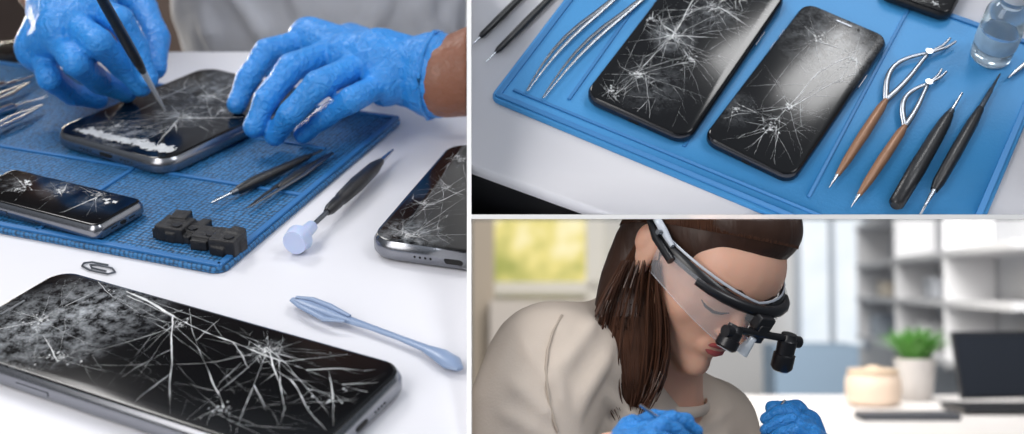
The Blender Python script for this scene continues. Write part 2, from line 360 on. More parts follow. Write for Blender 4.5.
mk('prong', G().tube([LS.J(u, v, .006) for u, v in [(291, 300), (300, 306), (325, 319), (345, 321)]], [.001, .0018, .0020, .001], 10, .6), M_pale, LS, parent=e)
mk('prong', G().tube([LS.J(u, v, .006) for u, v in [(296, 297), (312, 299), (330, 306), (350, 316)]], [.001, .0016, .0018, .001], 10, .6), M_pale, LS, parent=e)
pc = [(108, 265), (92, 262), (84, 263), (82, 266), (90, 270), (108, 274), (115, 272), (112, 268), (98, 265), (90, 265), (92, 268), (106, 271)]
mk('paperclip', G().tube([LS.J(u, v, .001) for u, v in pc], .0006, 8), M_steeld, LS, label='small bent steel wire clip on white table', cat='clip')
def comp(us, label):
    g = G()
    for (u, v, rx, ry, rz) in us:
        p = LS.J(u, v, hm + rz)
        rz_ = rng.uniform(-28, -8)
        g.box(p, (rx * 2, ry * 2, rz * 2), Matrix.Rotation(radians(rz_), 3, 'Z'))
    return mk('camera_module', g, M_blackm, LS, label=label, cat='component', blob=(.0006, 3), group='removed phone modules')
c1 = comp([(176, 229, .009, .008, .0045), (194, 231, .007, .007, .0035), (182, 222, .005, .005, .0055), (164, 230, .004, .006, .003), (203, 229, .003, .006, .004), (172, 236, .003, .003, .003), (188, 238, .003, .003, .0025)], 'small black rubbery phone module on blue mat')
c2 = comp([(210, 238, .008, .007, .004), (228, 242, .008, .008, .0048), (202, 242, .005, .005, .003), (237, 237, .004, .004, .005), (220, 250, .004, .003, .0025), (240, 245, .003, .003, .003)], 'small black stepped phone module on blue mat')
for c_, pts in ((c1, [(177, 225, .0093), (193, 228, .0073)]), (c2, [(211, 234, .0083), (229, 237, .0098)])):
    for (u, v, zz) in pts:
        p = LS.J(u, v, hm + zz); mk('lens', G().tube([p - Vector((0, 0, .002)), p + Vector((0, 0, .0006))], [.0032, .0028], 16), M_black, LS, parent=c_)

# person at the table
body = G(); P = LS.P
sh1 = P(120, -260, 1.2); el1 = P(20, -110, 1.02); wr1 = LS.J(58, -18, .075)
body.chain([P(335, -230, 1.3), sh1, el1, wr1], [.08, .06, .045, .032])
wr2 = LS.J(446, 78, .045); el2 = LS.J(640, 40, .06)
body.chain([wr2, LS.J(500, 66, .05), el2, P(560, -230, 1.25), P(335, -230, 1.3)], [.027, .034, .045, .06, .08])
body.ell(P(335, 0, 1.3), (.12, .08, .26)); body.chain([P(335, -230, 1.3), P(335, -420, 1.28)], [.07, .05]); body.ell(P(335, -520, 1.24), (.075, .095, .11))
pb = mk('person', body, M_skind, LS, label='technician in grey shirt and blue gloves repairing phone', cat='person', blob=(.004, 6))
g = G(); g.ell(P(345, 10, 1.32), (.175, .11, .30)); g.ell(P(335, -200, 1.32), (.17, .1, .12)); g.chain([P(335, -210, 1.3), sh1, (sh1 + el1) / 2], [.09, .075, .065])
g.chain([P(335, -210, 1.3), P(560, -220, 1.27), LS.J(640, 10, .1)], [.09, .075, .06])
g = soften(g, .005, 8); tb = g.bvh(); oC = LS.Mi @ C
for path in ([(225, -30), (240, 0), (262, 30), (270, 60)], [(300, -40), (296, -5), (310, 30), (330, 60)], [(372, -30), (380, 0), (366, 30), (350, 60)], [(430, -30), (420, 5), (432, 35), (420, 60)], [(455, -20), (448, 20), (455, 60)], [(205, 0), (214, 30), (220, 60)]):
    pt = []
    for (u, v) in path:
        d_ = ray(u, v).normalized(); h_ = tb.ray_cast(oC, d_)
        if h_[0] is not None: pt.append(h_[0] + d_ * .004)
    if len(pt) > 2: g.chain(pt, [.006] + [.0115] * (len(pt) - 2) + [.006])
mk('shirt', g, M_shirtg, LS, parent=pb, blob=(.004, 4), label='grey cotton shirt', wrinkle=[(.10, .03)])

def glove(st, wrist, joints, palm_r, label, parent, cuff_dir, vox=.0011, cr=.03, sc=1.0):
    g = G()
    for (pts, rad) in joints:
        rad = [q * sc for q in rad]
        mcp = pts[0]; g.chain([wrist * .65 + mcp * .35, mcp], [palm_r * 1.0, rad[0] * 1.22])
        P2 = [pts[0]]; R2_ = [rad[0]]
        for i in range(1, len(pts)):
            P2 += [(pts[i - 1] + pts[i]) / 2, pts[i]]; R2_ += [(rad[i - 1] + rad[i]) / 2 * .91, rad[i]]
        g.chain(P2, R2_)
    ms = [j[0][0] for j in joints[:4]]
    for i in range(3): g.chain([ms[i], ms[i + 1]], palm_r * .72)
    mid = (ms[1] + ms[2]) / 2
    g.chain([wrist, (wrist * .5 + mid * .5), mid], [palm_r * 1.3, palm_r * 1.35, palm_r * .95])
    g.chain([ms[0], wrist], palm_r * .9); g.chain([ms[3], wrist], palm_r * .9)
    g.chain([wrist, wrist + cuff_dir * .6], [palm_r * 1.3, cr])
    k = vox / .0011
    o = mk('glove', g, M_glove, st, parent=parent, blob=(vox, 4), label=label, wrinkle=[(.010 * k, .0008 * k), (.0035 * k, .0008 * k)])
    e_ = wrist + cuff_dir * .6; t = cuff_dir.normalized(); s1 = t.cross(Vector((0, 0, 1))).normalized(); s2 = s1.cross(t)
    ring = [e_ + (s1 * cos(2 * pi * i / 24) + s2 * sin(2 * pi * i / 24)) * (cr * (1.0 + .03 * sin(i * 2.3))) for i in range(25)]
    mk('cuff', G().tube(ring, cr * .05, 8), M_glove, st, parent=o)
    return o
J = LS.J
fr = [.0100, .0097, .0085, .0072]
jr = [([J(310, 40, .05), J(267, 52, .05), J(247, 80, .036), J(237, 104, .0230)], fr),
      ([J(336, 50, .052), J(291, 68, .053), J(266, 100, .038), J(254, 127, .0230)], [.0103, .0100, .0087, .0074]),
      ([J(362, 64, .050), J(318, 85, .051), J(290, 114, .034), J(275, 135, .016)], [.0102, .0098, .0085, .0074]),
      ([J(386, 82, .042), J(351, 100, .042), J(323, 118, .026), J(303, 134, .013)], [.0096, .0088, .0075, .0066]),
      ([J(350, 44, .030), J(300, 50, .024), J(272, 68, .0235)], [.013, .0100, .0085])]
glove(LS, J(410, 72, .045), jr, .0185, 'blue nitrile glove with fingers steadying phone', pb, J(452, 77, .045) - J(410, 72, .045), cr=.029)
jl = [([J(92, 8, .085), J(120, 20, .082), J(137, 48, .062), J(148, 78, .043)], fr),
      ([J(72, 22, .080), J(98, 42, .074), J(122, 66, .050), J(141, 86, .034)], [.0103, .0099, .0088, .0076]),
      ([J(54, 36, .070), J(76, 62, .062), J(100, 82, .036), J(126, 92, .0235)], [.0103, .0097, .0089, .0077]),
      ([J(40, 48, .055), J(50, 78, .044), J(72, 94, .024), J(98, 99, .014)], [.0096, .0090, .0082, .0072]),
      ([J(104, -10, .070), J(143, 8, .068), J(157, 38, .058), J(155, 68, .045)], [.0116, .0108, .0096, .0080])]
glove(LS, J(66, -10, .08), jl, .019, 'blue nitrile glove gripping a fine repair tool', pb, J(58, -30, .085) - J(66, -5, .08), cr=.029)
p0 = J(165, 110, .0165); p1 = J(98, -8, .13); dd = p1 - p0
e = empty('precision_tweezers', LS.M @ Matrix.Translation(p0), 'black precision tool with steel tip held by gloved hand', 'tool')
f_ = lambda t: p0 + dd * t
mk('tip', G().tube([f_(0), f_(.08), f_(.38)], [.0005, .0012, .0023]), mat('bright_steel', col(235, 238, 242), .4, .5), LS, parent=e)
mk('collar', G().tube([f_(.37), f_(.42)], [.0024, .0030]), M_steeld, LS, parent=e)
mk('handle', G().tube([f_(.41), f_(.44), f_(.55), f_(.9), f_(1.15)], [.0024, .0032, .0035, .0033, .0024]), M_black, LS, parent=e)

# ============================================================ TOP TABLE STAGE
Mr, w, l = rect(TS, (60, 15), (1100, 392), (1300, -300), 0)
e = empty('worktable', Mr, 'white table with blue tray, phones and tools', 'table')
mk('tabletop', G().rrect(w, l, .01, [(.001, -.010), (0, -.009), (0, -.001), (.001, 0)], 5), M_white, TS, Mr, e, recenter=False)
mk('backdrop_box', G().box((0, 0, -.07), (w - .02, l - .02, .118)), M_dark, TS, Mr, e, recenter=False, smooth=False)  # dark box added as a backdrop below the table edge
Mr, w, l = rect(TS, (489, 97), (955, 291), (1045, 45), hm)
e = empty('repair_tray', Mr @ Matrix.Translation((0, 0, .0002)), 'smooth blue silicone tray with raised rim on white table', 'tray')
mk('pad', G().rrect(w, l, .006, [(.001, 0.0002), (0, .001), (0, hm - .001), (.0008, hm)], 5), M_padT, TS, Mr, e, recenter=False)
g = G(); sx = 1 if (Mr.inverted() @ (TS.M @ TS.J(720, 193, hm))).x > 0 else -1
for (c, d) in [((w / 2 - .004, 0), (.0035, l - .006)), ((-w / 2 + .004, 0), (.0035, l - .006)), ((0, l / 2 - .004), (w - .006, .0035)), ((0, -l / 2 + .004), (w - .006, .0035))]:
    g.box((c[0], c[1], hm + .0003), (d[0], d[1], .002))
def lc(u, v): return Mr.inverted() @ (TS.M @ TS.J(u, v, hm))
for yv2 in (lc(560, 112).y, lc(683, 148).y, lc(815, 185).y):
    g.box((-sx * .006, yv2, hm + .0003), (w - .03, .0022, .0016))
g.box((sx * (w / 2 - .012), 0, hm + .0003), (.0022, l - .02, .0016))
mk('ridge', g, mat('blue_rim', col(46, 120, 180), .5), TS, Mr, e, recenter=False, smooth=False, bevel=.0005)

phone(TS, (582, 95), (690, -45), (790, -8), hm + .0003, .0068,
      [(672, 38, 22, .0006, .9), (640, 75, 13, .0005, .7), (715, 10, 14, .0005, .9), (690, 60, 10, .0004, .6), (650, 20, 10, .0004, .6), (612, 92, 10, .0003, .4), (740, 0, 9, .0004, .6)], [(672, 38, .12, .9), (650, 85, .18, .3), (710, 15, .14, .4)],
      'black smartphone with heavily shattered glass on blue tray', 'cracked smartphones on tray', port=-1, frame=M_dframe)
phone(TS, (702, 137), (805, 1), (896, 30), hm + .0003, .0068,
      [(852, 60, 12, .00045, .8), (790, 108, 10, .0004, 1.2), (735, 110, 9, .0003, .5), (820, 40, 10, .0004, .8), (770, 130, 8, .0004, .9)], [(840, 38, .34, .45), (735, 110, .12, .3)],  # the wide haze paints pale glare into the glass colour
      'cracked smartphone with grey hazy glare on its screen', 'cracked smartphones on tray', port=-1, frame=M_dframe)
phone(TS, (878, -8), (950, 17), (985, -30), hm + .0003, .0068, [(935, 5, 6, .0004, .7)], [(0, 0, .01, 0)], 'dark smartphone at rear edge of blue tray', 'cracked smartphones on tray', frame=M_black)

for (p0, p1) in [((527, 91), (612, 2)), ((543, 98), (640, 2))]:
    cv = lambda t: -.005 * sin(pi * min(t, 1.0))
    tool(TS, 'tweezers', 'slim curved polished steel tweezers on blue tray', 'tweezers', p0, p1, hm + .003,
         [('arm', [(0, .0003), (.1, .0005), (.25, .0007), (.4, .0010), (.55, .0012), (.7, .0013), (.85, .0013), (1.1, .0013)], M_steel, .6, lambda t: cv(t) + .0014 * sin(pi * min(t, 1)) + .0004), ('arm', [(0, .0003), (.1, .0005), (.25, .0007), (.4, .0010), (.55, .0012), (.7, .0013), (.85, .0013), (1.1, .0013)], M_steeld, .6, lambda t: cv(t) - .0014 * sin(pi * min(t, 1)) - .0004)], 'steel tweezers on tray')
for (p0, p1) in [((473, 44), (528, -10)), ((486, 62), (562, -14))]:
    tool(TS, 'screwdriver', 'slender black precision screwdriver on white table', 'screwdriver', p0, p1, .003,
         [('blade', [(0, .0004), (.14, .0008)], M_steel, 1, None), ('handle', [(.12, .0010), (.16, .0020), (.5, .0024), (1, .0022)], M_black, 1, None)], 'black screwdrivers on table')
def forceps(tip, mid, end, label, wob):
    h = hm + .0040; e = empty('forceps', TS.M @ Matrix.Translation(TS.J(*tip, h)), label, 'forceps', 'tan grip forceps')
    t0 = TS.J(*tip, h); m_ = TS.J(*mid, h); en = TS.J(*end, h)
    k_ = lambda t: t0 * (1 - t) + m_ * t
    mk('point', G().tube([t0, k_(.16)], [.0003, .0014]), M_steel, TS, parent=e)
    mk('grip', G().tube([k_(.14), k_(.3), k_(.6), k_(.9), k_(1)], [.0014, .0026, .0032, .0028, .0016], 14), M_wood, TS, parent=e, label='tan brown grip')
    d = (en - m_); s = d.cross(Vector((0, 0, 1))).normalized()
    for sg, k in ((1, .0058), (-1, .0058)):
        pts = []
        for i in range(17):
            t = i / 16 * 1.12; off = k * wob * (sin(pi * min(t / .8, 1)) if t < .8 else -1.1 * (t - .8))
            pts.append(m_ + d * t + s * (sg * off - .007 * wob * sin(pi * min(t, 1))))
        mk('arm', G().tube(pts, [.0020 - .0012 * i / 16 for i in range(17)], 10, .7), mat('forceps_steel', col(150, 155, 163), .3, 1.0), TS, parent=e)
    c = m_ + d * .8 - s * .007 * wob * sin(pi * .8)
    mk('hinge', G().tube([c - Vector((0, 0, .0018)), c + Vector((0, 0, .0020))], [.0022, .0022], 14), M_steel, TS, parent=e)
forceps((829, 188), (886, 100), (946, 46), 'curved steel forceps with tan grip on blue tray', 1.0)
forceps((851, 207), (905, 126), (940, 76), 'steel forceps with tan grip beside black screwdriver', .75)
tool(TS, 'screwdriver', 'thick black screwdriver with steel tip on blue tray', 'screwdriver', (895, 206), (962, 93), hm + .0052,
     [('handle', [(0, .0028), (.02, .0044), (.3, .0050), (.6, .0044), (.72, .0038), (.8, .0026)], M_black, 1, None), ('collar', [(.78, .0026), (.84, .0018)], M_steeld, 1, None), ('blade', [(.83, .0012), (1, .0007)], M_steel, 1, None)], 'black tools on tray', 16)
tool(TS, 'scalpel', 'black pen-like tool with pointed steel ends on tray', 'tool', (916, 222), (1000, 74), hm + .0042,
     [('point', [(0, .0004), (.12, .0010), (.2, .0016)], M_steel, 1, None), ('handle', [(.2, .0022), (.25, .0034), (.45, .0038), (.65, .0034), (.75, .0022)], M_black, 1, None), ('shaft', [(.74, .0018), (.88, .0014), (.9, .001), (1, .0005)], M_steeld, 1, None)], 'black tools on tray', 16)
tool(TS, 'probe', 'short steel probe at edge of blue tray', 'probe', (1008, 78), (1040, 52), hm + .003, [('shaft', [(0, .0006), (.3, .0015), (1, .0018)], M_steel, 1, None)])
b0 = TS.J(990, 56, hm + .0005)
e = empty('bottle', TS.M @ Matrix.Translation(b0), 'small clear glass bottle with blue label on tray', 'bottle')
def lathe(c, prof, seg=28, close=True):
    g = G(); g.loops([[c + Vector((r * cos(2 * pi * j / seg), r * sin(2 * pi * j / seg), z)) for j in range(seg)] for r, z in prof], close); return g
mk('glass_body', lathe(b0, [(.010, 0), (.0122, .0015), (.0126, .006), (.0126, .036), (.011, .040), (.007, .044), (.007, .050)]), M_glass, TS, parent=e, label='clear glass body')
mk('paper_label', lathe(b0, [(.0128, .012), (.0129, .0121), (.0129, .024), (.0128, .0242)], close=False), M_label, TS, parent=e)
mk('cap', lathe(b0, [(.0085, .050), (.009, .051), (.009, .060), (.008, .061)]), mat('cap_white', col(230, 232, 235), .4), TS, parent=e)

# ============================================================ PERSON STAGE
D = WS.D
KD = 1.45
def wpx(name, u0, v0, u1, v1, d, th, m, **kw):
    d *= KD
    a = D(u0, v0, d); b = D(u1, v1, d); c = (a + b) / 2; c.y += th / 2
    return mk(name, G().box(c, (abs(b.x - a.x), th, abs(a.z - b.z))), m, WS, smooth=False, **kw)
M_wall = mat('wall_soft', col(220, 217, 214), .9, var=.04, vscale=1)
M_winfr = mat('window_white', col(240, 234, 222), .6)
def mat_view(name, c1, c2, c3, st, sc):
    m = bpy.data.materials.new(name); m.use_nodes = True; nt = m.node_tree; b = nt.nodes['Principled BSDF']
    tc = nt.nodes.new('ShaderNodeTexCoord'); nz = nt.nodes.new('ShaderNodeTexNoise'); nz.inputs['Scale'].default_value = sc; nz.inputs['Detail'].default_value = 4
    nt.links.new(tc.outputs['Object'], nz.inputs['Vector']); cr = nt.nodes.new('ShaderNodeValToRGB')
    cr.color_ramp.elements[0].position = .36; cr.color_ramp.elements[0].color = c1; cr.color_ramp.elements[1].position = .66; cr.color_ramp.elements[1].color = c3
    e_ = cr.color_ramp.elements.new(.5); e_.color = c2
    nt.links.new(nz.outputs['Fac'], cr.inputs[0]); nt.links.new(cr.outputs[0], b.inputs['Emission Color']); b.inputs['Emission Strength'].default_value = st
    b.inputs['Base Color'].default_value = (0, 0, 0, 1); return m
wpx('wall_back', 380, 190, 1120, 560, 6.6, .1, M_wall, kind='structure')
wpx('window_1', 494, 180, 592, 286, 6.5, .04, mat_view('garden_view', col(138, 146, 62), col(220, 206, 124), col(255, 246, 220), 1.15, 2.4), kind='structure')
wpx('trim_1', 494, 282, 604, 294, 6.4, .05, M_winfr, kind='structure')
wpx('trim_2', 586, 180, 604, 300, 6.4, .05, M_winfr, kind='structure')
wpx('trim_3', 471, 180, 494, 440, 6.2, .1, mat('frame_brown', col(196, 180, 160), .7), kind='structure')
wpx('window_2', 795, 180, 868, 345, 6.5, .04, mat_view('sky_view', col(216, 228, 240), col(235, 242, 248), col(255, 255, 255), 1.1, 1.2), kind='structure')
for i, u in enumerate((798, 832, 866)): wpx('trim_%d' % (i + 4), u - 3, 180, u + 4, 350, 6.3, .05, mat('mullion_grey', col(196, 204, 214), .6), kind='structure')
wpx('cabinet', 490, 300, 640, 560, 6.0, .4, mat('cabinet_beige', col(222, 210, 198), .7), label='pale low cabinet beneath window', cat='cabinet')
wpx('cabinet', 775, 345, 862, 560, 5.6, .4, mat('blue_reflection_tint', col(172, 196, 218), .7), label='low cabinet near window with blue reflections put into its colour', cat='cabinet')  # blue reflections by the window are painted as this box's colour
yA, yB = 9.0, 4.5
xa = D(872, 290, yA).x; xb = D(1045, 290, yB).x
e = empty('bookshelf', WS.M @ Matrix.Translation((xa, yA, -.3)), 'white wall shelving unit receding along the room', 'shelf')
M_sh = mat('shelf_white', col(226, 225, 226), .6); M_shb = mat('shelf_back', col(202, 203, 206), .8)
dx, dy = xb - xa, yB - yA; ln = sqrt(dx * dx + dy * dy); RZ = Matrix.Rotation(math.atan2(dy, dx), 3, 'Z')
for z in (-.32, -.06, .16, .42):
    mk('shelf_board', G().box(((xa + xb) / 2, (yA + yB) / 2, z), (ln, .22, .03), RZ), M_sh, WS, parent=e, smooth=False)
nrm = RZ @ Vector((0, 1, 0))
mk('back_panel', G().box(Vector(((xa + xb) / 2, (yA + yB) / 2, -.2)) + nrm * .13, (ln, .02, 1.7), RZ), M_shb, WS, parent=e, smooth=False)
for t in (0.02, .4, .72):
    mk('upright', G().box((xa + dx * t, yA + dy * t, 0.05), (.03, .22, .8), RZ), M_sh, WS, parent=e, smooth=False)
for t, z, hh, cc in ((.12, -.3, .14, (170, 178, 188)), (.2, -.04, .09, (205, 195, 180)), (.5, -.3, .13, (225, 225, 225)), (.58, -.04, .1, (185, 188, 194)), (.82, -.3, .12, (202, 206, 212))):
    mk('storage_box', G().box((xa + dx * t, yA + dy * t, z + hh / 2 + .001), (.25, .14, hh), RZ), mat('box_%d' % cc[0], col(*cc), .7), WS, label='plain storage box standing on white shelf', cat='box', group='boxes on shelf', smooth=False, bevel=.006)
dz = -.345
x0 = D(700, 400, 4).x; x1 = 1.62
e = empty('desk', WS.M @ Matrix.Translation((x0, 3, dz)), 'white desk with plant, jar and laptop', 'desk')
mk('desktop', G().box(((x0 + x1) / 2, 3.35, dz - .021), (x1 - x0, 1.9, .04)), mat('desk_white', col(222, 217, 214), .4), WS, parent=e, smooth=False)
for xx in (x0 + .05, x1 - .05):
    for y_ in (2.6, 4.2): mk('leg', G().box((xx, y_, dz - .39), (.05, .05, .7)), M_white, WS, parent=e, smooth=False)
def onz(u, d): p = D(u, 300, d); return Vector((p.x, d, dz))
c = onz(872, 3.9)
e = empty('jar', WS.M @ Matrix.Translation(c), 'cream ceramic jar with wooden lid on desk', 'jar')
mk('body', lathe(c, [(.06, 0), (.078, .01), (.083, .05), (.08, .085), (.07, .095)]), mat('cream', col(214, 192, 172), .5), WS, parent=e)
mk('lid', lathe(c, [(.074, .095), (.076, .1), (.074, .108), (.02, .112), (.015, .118)]), mat('lid_tan', col(206, 182, 156), .5), WS, parent=e)
c = onz(914, 4.1)
e = empty('potted_plant', WS.M @ Matrix.Translation(c), 'bushy green plant in white pot on desk', 'plant')
mk('pot', lathe(c, [(.045, 0), (.05, .005), (.064, .12), (.064, .13), (.058, .13), (.056, .115)]), mat('pot_white', col(200, 195, 192), .4), WS, parent=e)
g = G()
for i in range(140):
    an = rng.uniform(0, 2 * pi); le = rng.uniform(.07, .125); rr = rng.uniform(.01, .09); b0 = c + Vector((cos(an) * rr * .4, sin(an) * rr * .4, .11))
    g.tube([b0, b0 + Vector((cos(an) * rr * .3, sin(an) * rr * .3, le * .6)), b0 + Vector((cos(an) * rr, sin(an) * rr, le * (1.1 - 3 * rr)))], [.004, .008, .001], 5, .3)
mk('foliage', g, mat('leaf_green', col(84, 140, 60), .5, var=.4, vscale=30), WS, parent=e, kind='stuff')
c = onz(996, 3.75)
e = empty('laptop', WS.M @ Matrix.Translation(c), 'open black laptop on white desk', 'laptop')
mk('base', G().box(c + Vector((0, -.05, .012)), (.30, .2, .018)), M_black, WS, parent=e, smooth=False, bevel=.004)
mk('keyboard', G().box(c + Vector((0, -.05, .0215)), (.27, .12, .002)), M_blackm, WS, parent=e, smooth=False)
RX = Matrix.Rotation(radians(12), 3, 'Z') @ Matrix.Rotation(radians(-15), 3, 'X')
mk('lid', G().box(c + Vector((.03, .085, .125)), (.27, .012, .2), RX), M_black, WS, parent=e, smooth=False, bevel=.004)
mk('display', G().box(c + Vector((.03, .077, .125)), (.25, .002, .18), RX), mat('display_dark', col(30, 34, 42), .2), WS, parent=e, smooth=False)
c = onz(905, 3.5)
mk('keyboard', G().rrect(.26, .1, .01, [(0, .0005), (0, .015), (.004, .018)]), mat('kbd', col(60, 62, 68), .5), WS, M=WS.M @ Matrix.Translation(c), recenter=False, label='flat dark grey keyboard on white desk', cat='keyboard')

# woman ---------------------------------------------------------
psi, th = radians(31), radians(36)
fh = Vector((sin(psi) * cos(th), -cos(psi) * cos(th), -sin(th))); uh = Vector((sin(psi) * sin(th), -cos(psi) * sin(th), cos(th))); sh = Vector((-cos(psi), -sin(psi), 0))
Rt = Matrix.Rotation(radians(9), 3, fh)
if (Rt @ Vector((0, 0, 1))).x < 0: Rt = Matrix.Rotation(radians(-9), 3, fh)
uh = Rt @ uh; sh = Rt @ sh
Hc = D(702, 261, 1.444)
def H(a, b, c): return Hc + sh * a + fh * b + uh * c
RH = Matrix((sh, fh, uh)).transposed()
nb = D(656, 405, 1.50); n1 = H(0, -.022, -.035)
shn = D(540, 366, 1.42); shf = D(712, 415, 1.66); eln = D(520, 590, 1.30); elf = D(830, 560, 1.60)
wn = D(612, 458, 1.20); wf = D(822, 460, 1.42)
g = G()
g.ell(H(0, -.014, .035), (.078, .095, .088), RH); g.ell(H(0, .020, -.010), (.066, .069, .080), RH); g.ell(H(0, .032, -.050), (.044, .051, .050), RH)
g.ell(H(0, .064, -.088), (.019, .022, .019), RH); g.ell(H(0, .045, .025), (.060, .052, .055), RH)
for s in (-1, 1):
    g.chain([H(s * .046, .000, -.038), H(s * .032, .028, -.066), H(s * .010, .058, -.085)], [.017, .016, .016]); g.ell(H(s * .036, .048, -.024), (.024, .024, .028), RH)
g.chain([n1, n1 * .66 + nb * .34, n1 * .33 + nb * .67, nb], [.052, .046, .047, .056])
g.chain([nb, shn, eln, wn], [.045, .045, .036, .025]); g.chain([nb, shf, elf, wf], [.05, .040, .034, .025])
g.chain([nb, D(625, 560, 1.58), D(600, 800, 1.65)], [.05, .08, .11])
g = soften(g, .003, 20)
for s in (-1, 1):
    g.ell(H(s * .072, -.012, -.004), (.008, .017, .030), RH); g.ell(H(s * .076, -.018, .006), (.009, .013, .018), RH); g.ell(H(s * .073, -.004, -.022), (.007, .008, .010), RH)
    g.ell(H(s * .010, .092, -.036), (.008, .009, .007), RH)
    g.chain([H(s * .014, .076, .014), H(s * .030, .072, .017), H(s * .046, .060, .012)], [.009, .009, .007])
    g.ell(H(s * .030, .068, -.006), (.015, .0115, .010), RH)
g.chain([H(0, .076, .012), H(0, .087, -.008), H(0, .098, -.024), H(0, .103, -.032)], [.0090, .0088, .0092, .0096])
g.ell(H(0, .0745, -.057), (.022, .013, .017), RH); g.ell(H(0, .072, -.087), (.014, .013, .012), RH)
wo = mk('person', g, M_skin, WS, label='woman in beige t-shirt and magnifier glasses bending over work', cat='person', blob=(.0022, 8))
wb = g.bvh()
def onface(a, c, out=.0):
    o = H(a, .30, c); h = wb.ray_cast(o, -fh)
    return (h[0] + fh * (out - .0014)) if h[0] is not None else H(a, .09, c)
mk('lips', G().tube([onface(x, z, o) for x, z, o in ((-.019, -.0575, -.001), (-.010, -.0535, -.0), (-.003, -.0525, .0004), (0, -.0535, .0), (.003, -.0525, .0004), (.010, -.0535, -.0), (.019, -.0575, -.001))], [.0008, .0028, .0034, .0032, .0034, .0028, .0008], 10).tube([onface(x, z, o) for x, z, o in ((-.018, -.0590, -.001), (-.009, -.0615, .0), (0, -.0625, .0004), (.009, -.0615, .0), (.018, -.0590, -.001))], [.0008, .0034, .0042, .0034, .0008], 10), M_lip, WS, parent=wo, label='closed red lips')
for s in (-1, 1):
    mk('eyelashes', G().tube([onface(s * x, z, .0015) for x, z in ((.016, -.010), (.023, -.014), (.031, -.0155), (.039, -.0135), (.045, -.009))], [.0006, .0015, .0020, .0018, .0006], 6), M_hair, WS, parent=wo)
    mk('eyebrow', G().tube([onface(s * x, z, .0008) for x, z in ((.012, .016), (.024, .0205), (.036, .020), (.047, .014))], [.0014, .0022, .0018, .0006], 8), M_hair, WS, parent=wo)
# shirt
g = G()
g.chain([D(552, 368, 1.42), D(590, 368, 1.47), D(632, 396, 1.53), D(685, 422, 1.56), D(708, 428, 1.60)], [.074, .076, .064, .064, .062])
g.chain([D(550, 372, 1.42), D(530, 420, 1.38), D(522, 500, 1.33)], [.074, .069, .064])
g.chain([D(708, 428, 1.60), D(722, 480, 1.60), D(760, 540, 1.6)], [.062, .062, .05])
g.chain([D(600, 440, 1.5), D(605, 650, 1.58), D(590, 850, 1.62)], [.11, .14, .16]); g.chain([D(665, 466, 1.54), D(660, 650, 1.62), D(640, 850, 1.65)], [.09, .11, .12])
g = soften(g, .0045, 12); sb = g.bvh()
def cast(bv, u, v, push):
    d = D(u, v, 1.0).normalized(); h = bv.ray_cast(Vector((0, 0, 0)), d)
    return (h[0] + d * push) if h[0] is not None else None
fold = G(); fold.v = list(g.v); fold.f = list(g.f)
for path, r in [([(600, 302), (588, 330), (566, 362), (552, 392)], .010), ([(612, 330), (602, 362), (580, 398), (570, 428)], .011), ([(520, 330), (532, 356), (548, 384), (556, 410)], .009), ([(500, 370), (520, 392), (544, 414), (560, 432)], .010), ([(560, 340), (556, 370), (560, 402), (574, 434)], .008), ([(600, 392), (620, 410), (640, 424), (658, 432)], .010), ([(702, 392), (690, 408), (670, 424), (650, 432)], .009), ([(730, 408), (716, 418), (700, 428), (690, 434)], .009), ([(490, 405), (512, 420), (530, 432), (545, 440)], .009), ([(545, 300), (540, 325), (542, 350), (550, 372)], .007), ([(640, 402), (626, 414), (610, 426), (598, 436)], .008)]:
    pt = [cast(sb, u, v, r * k) for (u, v), k in zip(path, (1.15, .42, .42, 1.15))]
    if all(p is not None for p in pt): fold.chain(pt, [r * .8, r, r, r * .8])
fold = soften(fold, .0038, 6); fb = fold.bvh()
mk('shirt', fold, M_shirt, WS, parent=wo, blob=(.0036, 1), label='beige cotton t-shirt', wrinkle=[(.12, .006)])
sp_ = [cast(fb, u, v, -.0012) for u, v in ((574, 300), (562, 315), (553, 332), (548, 350), (546, 368), (547, 386), (550, 404), (554, 420), (558, 432))]
sp_ = [p for p in sp_ if p is not None]
mk('sleeve_seam', G().tube(sp_, [.0016] * len(sp_), 6), mat('seam_beige', col(182, 168, 154), .9), WS, parent=wo)
ax = (n1 - nb).normalized(); s1 = ax.cross(Vector((0, 1, 0))).normalized(); s2 = s1.cross(ax); cc = n1 * .06 + nb * .94
cp = [cc + (s1 * cos(2 * pi * i / 32) + s2 * sin(2 * pi * i / 32)) * (.0580) for i in range(33)]
mk('collar', G().tube(cp, .0026, 8, 2.4), M_shirt, WS, parent=wo)
# hair
g = G()
g.ell(H(0, -.020, .044), (.083, .101, .092), RH); g.ell(H(0, .018, .074), (.070, .068, .046), RH)
lock1 = [D(640, 262, 1.46), D(632, 285, 1.455), D(627, 308, 1.44), D(624, 332, 1.43), D(623, 355, 1.425), D(624, 378, 1.42), D(627, 396, 1.42), D(631, 410, 1.42)]
g.chain([H(.03, -.05, .03)] + lock1, [.045, .038, .038, .037, .036, .034, .029, .021, .009])
g.chain([H(.058, -.040, .015), H(.058, -.045, -.02), D(651, 305, 1.44), D(650, 345, 1.43), D(642, 385, 1.42)], [.028, .026, .022, .018, .012])
g.chain([H(-.02, -.06, .0), D(632, 320, 1.52), D(626, 375, 1.5)], [.05, .042, .028])
g = soften(g, .004, 14); hb = g.bvh()
mk('hair', g, M_hair, WS, parent=wo, blob=(.0035, 3), label='long straight dark brown hair')
R2 = random.Random(5); g = G()
def smoothpath(pts, it=2):
    for _ in range(it): pts = [pts[0]] + [(pts[i - 1] + pts[i] * 2 + pts[i + 1]) / 4 for i in range(1, len(pts) - 1)] + [pts[-1]]
    return pts
vs_ = [228, 240, 252, 264, 277, 290, 303, 317, 331, 345, 359, 373, 386, 398, 409]
